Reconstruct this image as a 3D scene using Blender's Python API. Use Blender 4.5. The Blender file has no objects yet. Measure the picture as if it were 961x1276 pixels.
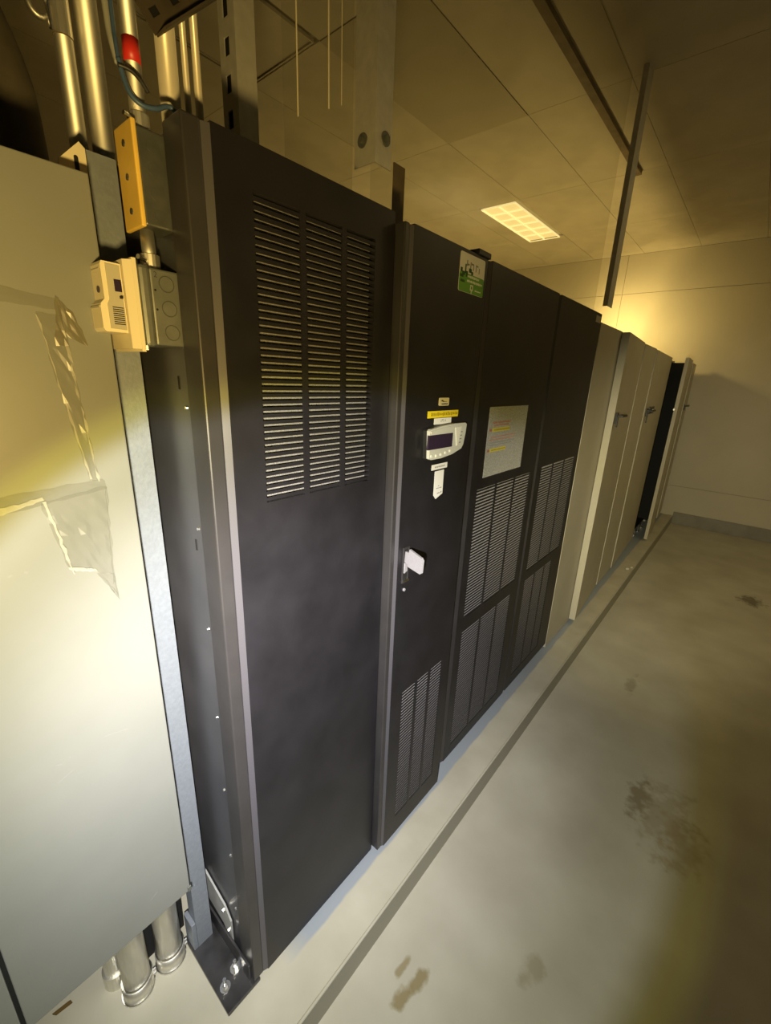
import bpy, bmesh, math, random
from mathutils import Vector, Matrix
random.seed(7)
C = bpy.context.scene.collection
S = bpy.context.scene

# ------------------------------------------------------------------ camera
# the kerb top the cabinets stand on is z = 0, the aisle floor is z = -0.11
cam = bpy.data.objects.new('camera', bpy.data.cameras.new('camera'))
C.objects.link(cam)
R = Matrix(((0.7611615, -0.2214024, 0.6096016), (0.6474509, 0.2043899, -0.7341880), (0.0379546, 0.9535228, 0.2989210)))
cam.matrix_world = Matrix.Translation((0.72, 0.0, 1.664)) @ R.to_quaternion().to_matrix().to_4x4()
cam.data.sensor_fit = 'HORIZONTAL'
cam.data.sensor_width = 36.0
cam.data.lens = 532.81 / 961.0 * 36.0
cam.data.clip_start = 0.02
S.camera = cam
S.view_settings.view_transform = 'Standard'
S.view_settings.look = 'None'
S.view_settings.gamma = 1.0
S.view_settings.use_curve_mapping = False
S.view_settings.exposure = 0.0

# ------------------------------------------------------------------ light
w = bpy.data.worlds.new('dark_plant_room'); S.world = w; w.use_nodes = True
w.node_tree.nodes['Background'].inputs[0].default_value = (0.9, 0.62, 0.22, 1)
w.node_tree.nodes['Background'].inputs[1].default_value = 0.012

def spot(name, loc, axis, watts, col, full_deg, blend, radius):
    l = bpy.data.lights.new(name, 'SPOT'); l.energy = watts; l.color = col
    l.spot_size = math.radians(full_deg); l.spot_blend = blend; l.shadow_soft_size = radius
    o = bpy.data.objects.new(name, l); C.objects.link(o); o.location = loc
    o.rotation_euler = Vector(axis).to_track_quat('-Z', 'Y').to_euler()
    return o
TORCH = (0.67, -0.02, 1.511); AXIS = (-0.606, 0.547, -0.578)
# a hand torch: white core, yellow chromatic rim, dim amber spill
spot('torch_core', TORCH, AXIS, 48, (0.86, 0.90, 1.0), 88, 0.16, 0.012)
spot('torch_hotspot', TORCH, AXIS, 165, (0.97, 0.94, 0.98), 78, 1.0, 0.012)
spot('torch_rim', TORCH, AXIS, 20, (1.0, 0.93, 0.13), 94, 0.13, 0.012)
spot('torch_spill', TORCH, (-0.9, 0.42, 0.08), 40, (1.0, 0.68, 0.20), 114, 0.85, 0.03)
spot('far_fill', TORCH, (-0.45, 5.0, -1.1), 285, (1.0, 0.88, 0.54), 46, 1.0, 0.02)  # added fill down the aisle, not part of the torch beam
# dim warm fill light added over the front aisle, out of view
al = bpy.data.lights.new('aisle_fill', 'AREA'); al.shape = 'RECTANGLE'; al.size = 0.6; al.size_y = 1.2; al.energy = 11; al.color = (1.0, 0.76, 0.32)
ao = bpy.data.objects.new('aisle_fill', al); C.objects.link(ao); ao.location = (1.55, 4.2, 3.31)
# work lamp standing in the rear aisle behind the row
spot('rear_lamp', (-0.95, 6.22, 2.37), (0.25, 1.0, -0.05), 50, (1.0, 0.72, 0.24), 165, 1.0, 0.10)
spot('rear_ceiling_fill', (-1.22, 5.0, 0.6), (-0.1, 0.10, 1.0), 170, (1.0, 0.70, 0.22), 150, 0.8, 0.22)  # second unseen light, added to brighten the ceiling

# ------------------------------------------------------------------ materials
def mat(name, col, rough=0.5, metal=0.0, spec=0.5, var=0.0, vscale=20, bump=0.0, bscale=60, stretch=None, alpha=None):
    m = bpy.data.materials.new(name); m.use_nodes = True
    nt = m.node_tree; b = nt.nodes['Principled BSDF']
    b.inputs['Base Color'].default_value = (*col, 1)
    b.inputs['Roughness'].default_value = rough
    b.inputs['Metallic'].default_value = metal
    b.inputs['Specular IOR Level'].default_value = spec
    if var or bump:
        tc = nt.nodes.new('ShaderNodeTexCoord'); mp = nt.nodes.new('ShaderNodeMapping')
        nt.links.new(tc.outputs['Object'], mp.inputs[0])
        if stretch: mp.inputs['Scale'].default_value = stretch
    if var:
        n = nt.nodes.new('ShaderNodeTexNoise'); n.inputs['Scale'].default_value = vscale; n.inputs['Detail'].default_value = 5
        nt.links.new(mp.outputs[0], n.inputs['Vector'])
        r = nt.nodes.new('ShaderNodeValToRGB')
        r.color_ramp.elements[0].position = 0.3; r.color_ramp.elements[1].position = 0.7
        r.color_ramp.elements[0].color = (*[c * (1 - var) for c in col], 1)
        r.color_ramp.elements[1].color = (*[min(1, c * (1 + var)) for c in col], 1)
        nt.links.new(n.outputs['Fac'], r.inputs[0]); nt.links.new(r.outputs[0], b.inputs['Base Color'])
    if bump:
        n2 = nt.nodes.new('ShaderNodeTexNoise'); n2.inputs['Scale'].default_value = bscale; n2.inputs['Detail'].default_value = 3
        nt.links.new(mp.outputs[0], n2.inputs['Vector'])
        bu = nt.nodes.new('ShaderNodeBump'); bu.inputs['Strength'].default_value = bump; bu.inputs['Distance'].default_value = 0.002
        nt.links.new(n2.outputs['Fac'], bu.inputs['Height']); nt.links.new(bu.outputs[0], b.inputs['Normal'])
    return m

def film(name, col, clear, rough):
    m = bpy.data.materials.new(name); m.use_nodes = True; nt = m.node_tree
    b = nt.nodes['Principled BSDF']; b.inputs['Base Color'].default_value = (*col, 1); b.inputs['Roughness'].default_value = rough
    t = nt.nodes.new('ShaderNodeBsdfTransparent'); t.inputs[0].default_value = (0.97, 0.97, 0.95, 1)
    mx = nt.nodes.new('ShaderNodeMixShader'); mx.inputs[0].default_value = clear
    nt.links.new(b.outputs[0], mx.inputs[1]); nt.links.new(t.outputs[0], mx.inputs[2])
    nt.links.new(mx.outputs[0], nt.nodes['Material Output'].inputs[0])
    return m

M = dict(
    greysheet=mat('grey_sheet_steel', (0.34, 0.34, 0.325), 0.5, metal=0.1, var=0.1, vscale=30),
    black=mat('black_powder_coat', (0.0135, 0.0128, 0.0155), 0.42, spec=0.35, var=0.25, vscale=9, bump=0.12, bscale=900),
    black_rail=mat('dark_grey_enamel', (0.033, 0.031, 0.032), 0.4, spec=0.5, var=0.1, vscale=14),
    trim=mat('grey_trim_plastic', (0.070, 0.067, 0.077), 0.4),
    side=mat('black_side_steel', (0.05, 0.05, 0.054), 0.36, spec=0.6, var=0.2, vscale=6, bump=0.1, bscale=700),
    filter=mat('dusty_filter_foam', (0.20, 0.197, 0.193), 0.95, var=0.5, vscale=420, bump=0.5, bscale=500),
    filter2=mat('pale_dusty_filter_foam', (0.33, 0.32, 0.32), 0.95, var=0.5, vscale=420, bump=0.5, bscale=500),
    cavity=mat('black_cavity', (0.006, 0.006, 0.006), 0.8),
    beige=mat('beige_enamel', (0.205, 0.211, 0.194), 0.42, spec=0.4, var=0.05, vscale=5),
    cream=mat('cream_cabinet_enamel', (0.48, 0.45, 0.36), 0.45, spec=0.4, var=0.05, vscale=4),
    galv=mat('galvanised_steel', (0.27, 0.30, 0.345), 0.5, metal=0.4, var=0.07, vscale=120, bump=0.2, bscale=150),
    upsteel=mat('hanging_zinc_steel', (0.60, 0.585, 0.54), 0.42, metal=0.3, var=0.08, vscale=40),
    conduit=mat('zinc_conduit', (0.78, 0.76, 0.69), 0.5, metal=1.0, var=0.08, vscale=90, stretch=(1, 1, .15)),
    boxsteel=mat('grey_box_steel', (0.19, 0.20, 0.18), 0.45, metal=0.5, var=0.12, vscale=40),
    darkbox=mat('dark_box_steel', (0.11, 0.115, 0.105), 0.42, metal=0.5, var=0.2, vscale=30),
    yellow=mat('yellow_plate', (0.78, 0.52, 0.10), 0.45, var=0.06, vscale=25),
    white=mat('cream_plastic', (0.74, 0.66, 0.46), 0.4),
    greyplastic=mat('grey_cream_plastic', (0.42, 0.39, 0.30), 0.45),
    screen=mat('purple_screen', (0.030, 0.018, 0.045), 0.25),
    keypad=mat('light_grey_keypad', (0.60, 0.61, 0.56), 0.45),
    keypad2=mat('pale_keypad_inlay', (0.78, 0.78, 0.70), 0.45),
    grip=mat('grey_handle_metal', (0.38, 0.37, 0.40), 0.45, metal=0.2, var=0.08, vscale=200),
    chrome=mat('bright_steel', (0.80, 0.79, 0.76), 0.25, metal=1.0),
    paper=mat('white_paper', (0.86, 0.86, 0.82), 0.6),
    yellowpaper=mat('yellow_tape_label', (0.90, 0.72, 0.02), 0.5),
    greenpaper=mat('green_sticker', (0.12, 0.36, 0.02), 0.5),
    ink=mat('black_ink', (0.04, 0.04, 0.04), 0.6),
    inkgreen=mat('dark_green_ink', (0.02, 0.08, 0.01), 0.6),
    inkyellow=mat('brown_ink_on_yellow', (0.30, 0.22, 0.01), 0.6),
    inkred=mat('faded_red_ink', (0.42, 0.16, 0.08), 0.7),
    inkhl=mat('yellow_highlight', (0.62, 0.55, 0.10), 0.7),
    inkgrey=mat('grey_ink', (0.22, 0.22, 0.21), 0.7),
    notice=mat('speckled_silver_notice', (0.40, 0.40, 0.385), 0.6, var=0.45, vscale=260),
    bluecable=mat('blue_cable', (0.05, 0.09, 0.17), 0.45),
    greycable=mat('grey_cable', (0.30, 0.30, 0.27), 0.5),
    blackplastic=mat('black_plastic', (0.02, 0.02, 0.02), 0.45),
    red=mat('red_tape', (0.62, 0.03, 0.02), 0.4),
    plate=mat('black_base_plate', (0.035, 0.033, 0.034), 0.32, spec=0.6, var=0.5, vscale=16, bump=0.15, bscale=60),
    duct=mat('dark_brown_lagging', (0.09, 0.075, 0.05), 0.8, var=0.2, vscale=20),
    darkrail=mat('dark_brown_steel', (0.065, 0.052, 0.034), 0.6, var=0.2, vscale=20),
    rail=mat('brown_dark_band', (0.16, 0.12, 0.07), 0.7, var=0.25, vscale=14),
    tile=mat('ceiling_tile', (0.50, 0.46, 0.37), 0.85, var=0.10, vscale=3.0, bump=0.1, bscale=200),
    slab=mat('ceiling_grid', (0.42, 0.385, 0.30), 0.85),
    shade=mat('brown_ceiling_panel', (0.41, 0.375, 0.29), 0.85, var=0.06, vscale=3),
    wall=mat('painted_wall_panel', (0.52, 0.48, 0.39), 0.7, var=0.05, vscale=2.2),
    wallgap=mat('wall_joint', (0.26, 0.23, 0.17), 0.8),
    base=mat('grey_baseboard', (0.23, 0.22, 0.19), 0.6, var=0.15, vscale=6),
    debris=mat('white_debris', (0.75, 0.73, 0.66), 0.5),
    rust=mat('brown_rust', (0.12, 0.07, 0.015), 0.8),
    streak=mat('pale_reflection_streak', (0.92, 0.84, 0.62), 0.4),  # pale colour standing in for reflected light
    palerod=mat('pale_zinc_rod', (0.72, 0.66, 0.52), 0.35, metal=0.3),
    clear=film('clear_plastic_sheet', (0.30, 0.28, 0.22), 0.93, 0.12),
    film=film('cloudy_plastic_film', (0.24, 0.24, 0.215), 0.75, 0.2),
    filmfold=film('fold_highlight_film', (0.55, 0.54, 0.47), 0.5, 0.16),  # folds coloured paler to carry a white highlight
    tape=film('old_brown_tape', (0.20, 0.18, 0.12), 0.45, 0.3),
)
def emit(name, col, s):
    m = bpy.data.materials.new(name); m.use_nodes = True; b = m.node_tree.nodes['Principled BSDF']
    b.inputs['Base Color'].default_value = (0.6, 0.55, 0.4, 1)
    b.inputs['Emission Color'].default_value = (*col, 1); b.inputs['Emission Strength'].default_value = s
    return m
M['lamp'] = emit('lit_diffuser', (1.0, 0.74, 0.27), 0.72)
M['lampgrid'] = emit('lit_louvre', (1.0, 0.80, 0.34), 0.95)

def floor_material():
    m = mat('painted_concrete', (0.50, 0.48, 0.41), 0.5, spec=0.35)
    nt = m.node_tree; b = nt.nodes['Principled BSDF']; L = nt.links.new
    tc = nt.nodes.new('ShaderNodeTexCoord')
    n = nt.nodes.new('ShaderNodeTexNoise'); n.inputs['Scale'].default_value = 3.2; n.inputs['Detail'].default_value = 8
    L(tc.outputs['Object'], n.inputs['Vector'])
    r = nt.nodes.new('ShaderNodeValToRGB'); r.color_ramp.elements[0].position = .3; r.color_ramp.elements[1].position = .72
    r.color_ramp.elements[0].color = (0.43, 0.405, 0.33, 1); r.color_ramp.elements[1].color = (0.56, 0.54, 0.455, 1)
    L(n.outputs['Fac'], r.inputs[0])
    cur = r.outputs[0]
    # stains: (x, y, radius_x, radius_y, strength, colour)
    nz = nt.nodes.new('ShaderNodeTexNoise'); nz.inputs['Scale'].default_value = 22; nz.inputs['Detail'].default_value = 6
    L(tc.outputs['Object'], nz.inputs['Vector'])
    for (x, y, rx, ry, s, col) in [(0.70, 1.90, .055, .13, .75, (.22, .18, .11)), (0.80, 1.88, .12, .22, .5, (.30, .25, .15)),
                                   (0.88, 1.78, .09, .16, .5, (.31, .24, .12)), (0.31, 0.745, .022, .05, .9, (.27, .22, .11)),
                                   (0.30, 0.675, .025, .04, .9, (.27, .22, .11)), (0.57, 1.0, .04, .06, .55, (.3, .26, .17)),
                                   (0.50, 2.75, .03, .12, .6, (.28, .25, .19)), (1.05, 4.75, .10, .12, .8, (.12, .1, .06)),
                                   (0.255, 0.735, .012, .03, .8, (.27, .22, .11))]:
        mp = nt.nodes.new('ShaderNodeMapping'); mp.vector_type = 'TEXTURE'
        mp.inputs['Location'].default_value = (x, y, 0); mp.inputs['Scale'].default_value = (rx, ry, 1e6)
        L(tc.outputs['Object'], mp.inputs[0])
        ln = nt.nodes.new('ShaderNodeVectorMath'); ln.operation = 'LENGTH'; L(mp.outputs[0], ln.inputs[0])
        a = nt.nodes.new('ShaderNodeMath'); a.operation = 'MULTIPLY_ADD'; a.inputs[1].default_value = 2.6; L(nz.outputs['Fac'], a.inputs[0]); L(ln.outputs['Value'], a.inputs[2])
        mr = nt.nodes.new('ShaderNodeMapRange'); mr.inputs['From Min'].default_value = 1.75; mr.inputs['From Max'].default_value = 2.35
        mr.inputs['To Min'].default_value = s; mr.inputs['To Max'].default_value = 0.0
        L(a.outputs[0], mr.inputs['Value'])
        mx = nt.nodes.new('ShaderNodeMix'); mx.data_type = 'RGBA'
        L(mr.outputs[0], mx.inputs['Factor']); L(cur, mx.inputs['A']); mx.inputs['B'].default_value = (*col, 1)
        cur = mx.outputs['Result']
    L(cur, b.inputs['Base Color'])
    bu = nt.nodes.new('ShaderNodeBump'); bu.inputs['Strength'].default_value = .15; bu.inputs['Distance'].default_value = .003
    L(n.outputs['Fac'], bu.inputs['Height']); L(bu.outputs[0], b.inputs['Normal'])
    return m
def kerb_material():
    m = mat('kerb_paint', (0.5, 0.48, 0.41), 0.5, spec=0.35)
    nt = m.node_tree; b = nt.nodes['Principled BSDF']; L = nt.links.new
    tc = nt.nodes.new('ShaderNodeTexCoord')
    n = nt.nodes.new('ShaderNodeTexNoise'); n.inputs['Scale'].default_value = 4; n.inputs['Detail'].default_value = 8
    L(tc.outputs['Object'], n.inputs['Vector'])
    r = nt.nodes.new('ShaderNodeValToRGB'); r.color_ramp.elements[0].position = .3; r.color_ramp.elements[1].position = .72
    r.color_ramp.elements[0].color = (0.42, 0.395, 0.31, 1); r.color_ramp.elements[1].color = (0.55, 0.525, 0.43, 1)
    L(n.outputs['Fac'], r.inputs[0])
    # blue grey band with a noisy edge along the feet of the cabinets
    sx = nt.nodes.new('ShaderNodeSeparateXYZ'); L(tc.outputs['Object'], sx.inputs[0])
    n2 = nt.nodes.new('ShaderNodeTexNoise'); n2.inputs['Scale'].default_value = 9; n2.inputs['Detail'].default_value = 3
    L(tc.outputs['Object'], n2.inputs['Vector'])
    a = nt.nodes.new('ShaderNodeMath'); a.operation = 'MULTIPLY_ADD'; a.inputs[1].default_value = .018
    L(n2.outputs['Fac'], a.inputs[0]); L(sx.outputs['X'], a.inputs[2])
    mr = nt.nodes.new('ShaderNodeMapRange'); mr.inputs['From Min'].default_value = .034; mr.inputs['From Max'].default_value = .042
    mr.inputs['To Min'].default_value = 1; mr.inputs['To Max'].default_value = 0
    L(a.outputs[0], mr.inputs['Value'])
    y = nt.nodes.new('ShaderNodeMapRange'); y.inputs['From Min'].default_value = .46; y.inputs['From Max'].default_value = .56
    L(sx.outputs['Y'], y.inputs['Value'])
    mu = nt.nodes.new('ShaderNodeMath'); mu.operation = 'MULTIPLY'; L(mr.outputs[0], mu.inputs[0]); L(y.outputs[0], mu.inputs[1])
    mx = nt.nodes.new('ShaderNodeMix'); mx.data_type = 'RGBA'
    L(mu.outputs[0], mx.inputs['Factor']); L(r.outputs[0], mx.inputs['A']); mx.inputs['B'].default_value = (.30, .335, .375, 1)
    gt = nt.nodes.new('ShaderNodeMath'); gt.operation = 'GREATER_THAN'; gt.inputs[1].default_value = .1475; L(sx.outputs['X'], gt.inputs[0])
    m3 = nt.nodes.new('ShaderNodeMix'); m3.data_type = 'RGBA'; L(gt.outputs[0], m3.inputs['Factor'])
    L(mx.outputs['Result'], m3.inputs['A']); m3.inputs['B'].default_value = (.33, .32, .26, 1)  # riser face darkened: its shade is put into the colour
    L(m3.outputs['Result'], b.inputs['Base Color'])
    return m
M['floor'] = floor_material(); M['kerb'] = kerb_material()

# ------------------------------------------------------------------ helpers
ORG = {}
def thing(name, label, cat, loc=(0, 0, 0), group=None):
    o = bpy.data.objects.new(name, None); C.objects.link(o); o.location = loc
    o.empty_display_size = 0.1
    o['label'] = label; o['category'] = cat
    if group: o['group'] = group
    ORG[o.name] = Vector(loc)
    return o
def tag(o, label, cat, group=None):
    o['label'] = label; o['category'] = cat
    if group: o['group'] = group
    return o
def obj(name, bm, m, parent=None, label=None, smooth=False, loc=None):
    """links a bmesh (world coordinates) as one object, its origin at the parent's or at loc"""
    org = ORG[parent.name] if parent else Vector(loc or (0, 0, 0))
    me = bpy.data.meshes.new(name)
    bmesh.ops.recalc_face_normals(bm, faces=bm.faces)
    bmesh.ops.translate(bm, verts=bm.verts, vec=-org)
    bm.to_mesh(me); bm.free()
    me.materials.append(M[m])
    for p in me.polygons: p.use_smooth = smooth
    o = bpy.data.objects.new(name, me); C.objects.link(o)
    if parent: o.parent = parent
    else: o.location = org
    ORG[o.name] = org
    if label: o['label'] = label
    return o
def again(src, dx, dy, dz, parent=None):
    """another part of the same mesh, moved"""
    c = src.copy(); C.objects.link(c); c.location = src.location + Vector((dx, dy, dz))
    c.parent = parent or src.parent; ORG[c.name] = ORG[src.name]
    return c
def struct(o):
    o['kind'] = 'structure'; return o
def B(): return bmesh.new()
def box(bm, x0, x1, y0, y1, z0, z1, bev=0.0):
    vs = [bm.verts.new((x, y, z)) for x in (x0, x1) for y in (y0, y1) for z in (z0, z1)]
    fs = [bm.faces.new([vs[i] for i in q]) for q in ((0, 1, 3, 2), (4, 6, 7, 5), (0, 4, 5, 1), (2, 3, 7, 6), (0, 2, 6, 4), (1, 5, 7, 3))]
    if bev:
        es = list({e for f in fs for e in f.edges})
        bmesh.ops.bevel(bm, geom=es, offset=bev, segments=2, affect='EDGES', profile=0.5)
    return bm
def bx(*a, bev=0.0): return box(B(), *a, bev=bev)
def prism(bm, pts, axis, a, b):
    """polygon pts in the two other axes, extruded from a to b along axis (0,1,2)"""
    def P(p, t):
        q = list(p); q.insert(axis, t); return q
    lo = [bm.verts.new(P(p, a)) for p in pts]; hi = [bm.verts.new(P(p, b)) for p in pts]
    bm.faces.new(lo); bm.faces.new(hi[::-1]); n = len(pts)
    for i in range(n): bm.faces.new([lo[i], lo[(i + 1) % n], hi[(i + 1) % n], hi[i]])
    return bm
def cyl(bm, p0, p1, r, n=20, r1=None):
    p0 = Vector(p0); p1 = Vector(p1); d = p1 - p0
    q = d.to_track_quat('Z', 'Y').to_matrix().to_4x4()
    bmesh.ops.create_cone(bm, cap_ends=True, segments=n, radius1=r, radius2=r if r1 is None else r1, depth=d.length,
                          matrix=Matrix.Translation((p0 + p1) / 2) @ q)
    return bm
def tube(bm, pts, r, n=12, sub=6):
    """round tube through the points (Catmull-Rom)"""
    P = [Vector(p) for p in pts]; path = []
    for i in range(len(P) - 1):
        a = P[max(i - 1, 0)]; b = P[i]; c = P[i + 1]; d = P[min(i + 2, len(P) - 1)]
        for k in range(sub):
            t = k / sub
            path.append(0.5 * ((2 * b) + (c - a) * t + (2 * a - 5 * b + 4 * c - d) * t * t + (3 * b - a - 3 * c + d) * t ** 3))
    path.append(P[-1]); rings = []
    for i, p in enumerate(path):
        d = (path[min(i + 1, len(path) - 1)] - path[max(i - 1, 0)]).normalized()
        u = d.cross(Vector((0.31, 0.94, 0.13))).normalized(); v = d.cross(u)
        rings.append([bm.verts.new(p + r * (math.cos(6.28319 * j / n) * u + math.sin(6.28319 * j / n) * v)) for j in range(n)])
    for a, b in zip(rings, rings[1:]):
        for j in range(n): bm.faces.new([a[j], a[(j + 1) % n], b[(j + 1) % n], b[j]])
    bm.faces.new(rings[0]); bm.faces.new(rings[-1][::-1])
    return bm
def holed(bm, x0, x1, y0, y1, z0, z1, holes):
    """a panel facing +X with rectangular openings (y0, y1, z0, z1)"""
    ys = sorted({y0, y1, *[h[0] for h in holes], *[h[1] for h in holes]})
    zs = sorted({z0, z1, *[h[2] for h in holes], *[h[3] for h in holes]})
    solid = lambda i, j: 0 <= i < len(ys) - 1 and 0 <= j < len(zs) - 1 and not any(
        h[0] <= (ys[i] + ys[i + 1]) / 2 <= h[1] and h[2] <= (zs[j] + zs[j + 1]) / 2 <= h[3] for h in holes)
    V = {}
    def v(x, i, j):
        if (x, i, j) not in V: V[(x, i, j)] = bm.verts.new((x, ys[i], zs[j]))
        return V[(x, i, j)]
    for i in range(len(ys) - 1):
        for j in range(len(zs) - 1):
            if not solid(i, j): continue
            for x in (x0, x1): bm.faces.new([v(x, i, j), v(x, i + 1, j), v(x, i + 1, j + 1), v(x, i, j + 1)])
            for (di, dj, a, b) in ((-1, 0, (i, j), (i, j + 1)), (1, 0, (i + 1, j), (i + 1, j + 1)), (0, -1, (i, j), (i + 1, j)), (0, 1, (i, j + 1), (i + 1, j + 1))):
                if not solid(i + di, j + dj):
                    bm.faces.new([v(x0, *a), v(x0, *b), v(x1, *b), v(x1, *a)])
    return bm
def rounded(y0, y1, z0, z1, r, n=4):
    out = []
    for (cy, cz, a0) in ((y1 - r, z1 - r, 0), (y0 + r, z1 - r, 90), (y0 + r, z0 + r, 180), (y1 - r, z0 + r, 270)):
        for k in range(n + 1):
            a = math.radians(a0 + 90 * k / n); out.append((cy + r * math.cos(a), cz + r * math.sin(a)))
    return out
def text_on_x(name, s, x, y, z, size, m, parent, label=None, squash=1.0):
    cu = bpy.data.curves.new('lettering', 'FONT'); cu.body = s; cu.size = size; cu.align_x = 'CENTER'; cu.align_y = 'CENTER'; cu.resolution_u = 3
    t = bpy.data.objects.new('lettering', cu); C.objects.link(t)
    dg = bpy.context.evaluated_depsgraph_get()
    me = bpy.data.meshes.new_from_object(t.evaluated_get(dg))
    bpy.data.objects.remove(t); bpy.data.curves.remove(cu)
    org = ORG[parent.name]
    for v in me.vertices:
        px, py = v.co.x * squash, v.co.y
        v.co = Vector((x, y + px, z + py)) - org
    me.materials.clear(); me.materials.append(M[m]); me.name = name
    o = bpy.data.objects.new(name, me); C.objects.link(o); o.parent = parent; ORG[o.name] = org
    if label: o['label'] = label
    return o
def strokes(name, items, x, m, parent, d=0.0004):
    """small printed bars (y, z, width, height) on a face looking along +X: print too small to read"""
    bm = B()
    for (y, z, a, b) in items: box(bm, x, x + d, y - a / 2, y + a / 2, z - b / 2, z + b / 2)
    return obj(name, bm, m, parent)
def row_of_print(y0, y1, z, h, seed, fill=.72):
    rnd = random.Random(seed); out = []; y = y0
    while y < y1:
        a = h * rnd.uniform(.35, .75); out.append((y + a / 2, z + h * rnd.uniform(-.06, .06), a * .8, h * rnd.uniform(.6, 1)))
        y += a / fill
    return out

# ------------------------------------------------------------------ setting
X0, X1, Y0, Y1, ZC, ZF = -3.28, 2.21, -1.83, 6.92, 3.33, -0.11
fl = struct(obj('floor', bx(X0, X1, Y0, Y1, ZF - .08, ZF), 'floor'))
kb = B(); box(kb, -1.30, .15, Y0, Y1, ZF, 0)
bmesh.ops.bevel(kb, geom=[e for e in kb.edges if all(abs(v.co.x - .15) < 1e-4 and abs(v.co.z) < 1e-4 for v in e.verts)], offset=.007, segments=3, affect='EDGES')
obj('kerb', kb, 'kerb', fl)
ce = struct(obj('ceiling', bx(X0, X1, Y0, Y1, ZC + .018, ZC + .06), 'slab'))
fixtures = {(-1.45 - .61, 4.42): 'lit', (-1.45 - .61, .67): 'off', (-1.45, 1.92): 'shade'}
tile0 = None
for i in range(9):
    for j in range(7):
        xa, ya = -3.28 + .61 * i, 6.92 - 1.25 * (j + 1)
        k = [v for (fx, fy), v in fixtures.items() if abs(fx - xa) < .02 and abs(fy - ya) < .02]
        if k and k[0] == 'off': continue
        g = .0015
        if k and k[0] == 'lit':     # tile cut away round the narrow lit fitting
            bm = B(); box(bm, xa + g, -1.875, ya + g, ya + 1.25 - g, ZC, ZC + .014)
            obj('ceiling_tile', bm, 'tile', ce); continue
        if k and k[0] == 'shade':
            obj('ceiling_tile', bx(xa + g, xa + .61 - g, ya + g, ya + 1.25 - g, ZC - .004, ZC + .014), 'shade', ce, 'darker brown ceiling tile'); continue
        if tile0 is None:
            tile0 = obj('ceiling_tile', bx(xa + g, xa + .61 - g, ya + g, ya + 1.25 - g, ZC, ZC + .014), 'tile', ce); tx, ty = xa, ya
        else: again(tile0, xa - tx, ya - ty, 0)
# the row nearest the camera's back wall
wb = struct(obj('wall_back', bx(X0, X1, Y1 + .012, Y1 + .08, ZF, ZC), 'wallgap'))
for xa, xb in ((X0, -1.02), (-1.02, X1)):
    for za, zb in ((ZF, .41), (.41, 2.86), (2.86, ZC)):
        obj('wall_panel', bx(xa + .002, xb - .002, Y1, Y1 + .012, za + .002, zb - .002), 'wall', wb)
struct(obj('wall_left', bx(X0 - .08, X0, Y0, Y1, ZF, ZC), 'wall'))
struct(obj('wall_right', bx(X1, X1 + .08, Y0, Y1, ZF, ZC), 'wall'))
struct(obj('wall_front', bx(X0, X1, Y0 - .08, Y0, ZF, ZC), 'wall'))
struct(obj('baseboard_back', bx(.15, X1, Y1 - .018, Y1 - .0005, ZF, .055, bev=.003), 'base'))
struct(obj('trim_1', bx(-.455, -.41, .5, 4.42, ZC - .028, ZC - .0005), 'rail'))

# ------------------------------------------------------------------ black power cabinets
GROUP_B = 'black power cabinets in the row'
def vent(par, xf, y0, y1, z0, z1, divs, pitch, duty=.52, depth=.013, foam='filter'):
    th = .0035 if depth > .01 else .0016
    """filter foam behind individually built louvre slats and upright dividers"""
    obj('filter', bx(xf - depth - .004, xf - depth, y0 - .006, y1 + .006, z0 - .006, z1 + .006), foam, par, 'dusty grey filter behind the louvres')
    n = int((z1 - z0) / pitch); h = pitch * duty
    s0 = obj('louvre_slat', bx(xf - .0005 - th, xf - .0005, y0 - .001, y1 + .001, z0 + pitch * .5 - h / 2, z0 + pitch * .5 + h / 2), 'black', par)
    for k in range(1, n): again(s0, 0, 0, k * pitch)
    for y in divs: obj('vent_divider', bx(xf - .0012 - th, xf - .0002, y - .0065, y + .0065, z0 - .001, z1 + .001), 'black', par)
def panel_door(par, xf, y0, ye, yt, y1, z0, z1, holes, side_depth=.05, trim='trim'):
    """flat border, pale chamfer strip, then the raised sheet with its openings"""
    obj('edge_rail', bx(xf - side_depth, xf - .005, y0, ye, z0, z1, bev=.003), 'black_rail', par, 'dark grey edge rail of the door')
    obj('edge_trim', prism(B(), [(xf - .0055, ye), (xf - .0006, yt), (xf - .02, yt), (xf - .02, ye)], 2, z0 + .003, z1 - .003), trim, par, 'pale grey vertical trim strip')
    bm = holed(B(), xf - .02, xf, yt, y1, z0, z1, holes)
    return obj('door', bm, 'black', par)

# first cabinet
c1 = thing('power_cabinet', 'tall black cabinet with one tall louvre in its upper half, nearest the camera', 'cabinet', (-.4, .62, 0), GROUP_B)
obj('body', bx(-.8, -.075, .385, .86, .02, 2.016, bev=.003), 'side', c1)
obj('door_backing', bx(-.066, -.021, .384, .858, .022, 2.016), 'cavity', c1)
panel_door(c1, 0, .376, .406, .419, .861, .02, 2.022, [(.488, .796, 1.412, 1.952)], side_depth=.064)
vent(c1, 0, .488, .796, 1.412, 1.952, (.594, .702), .0128, duty=.48, depth=.017)
sc0 = None
for z in (1.597, 1.358, 1.125, .887, .661, .43, .22):
    if sc0 is None: sc0 = obj('screw', cyl(B(), (-.0895, .385, z), (-.0895, .3815, z), .0045, 10, .003), 'chrome', c1); zz = z
    else: again(sc0, 0, 0, z - zz)
for x, z in ((-.111, 1.641), (-.107, 1.318)):
    obj('key_slot', bx(x - .0025, x + .0025, .3838, .3852, z - .012, z + .012), 'cavity', c1)
bp = obj('base_plate', bx(-.255, -.004, .295, .395, .001, .013, bev=.002), 'plate', c1, 'black floor plate sticking out beside the cabinet')
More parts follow.
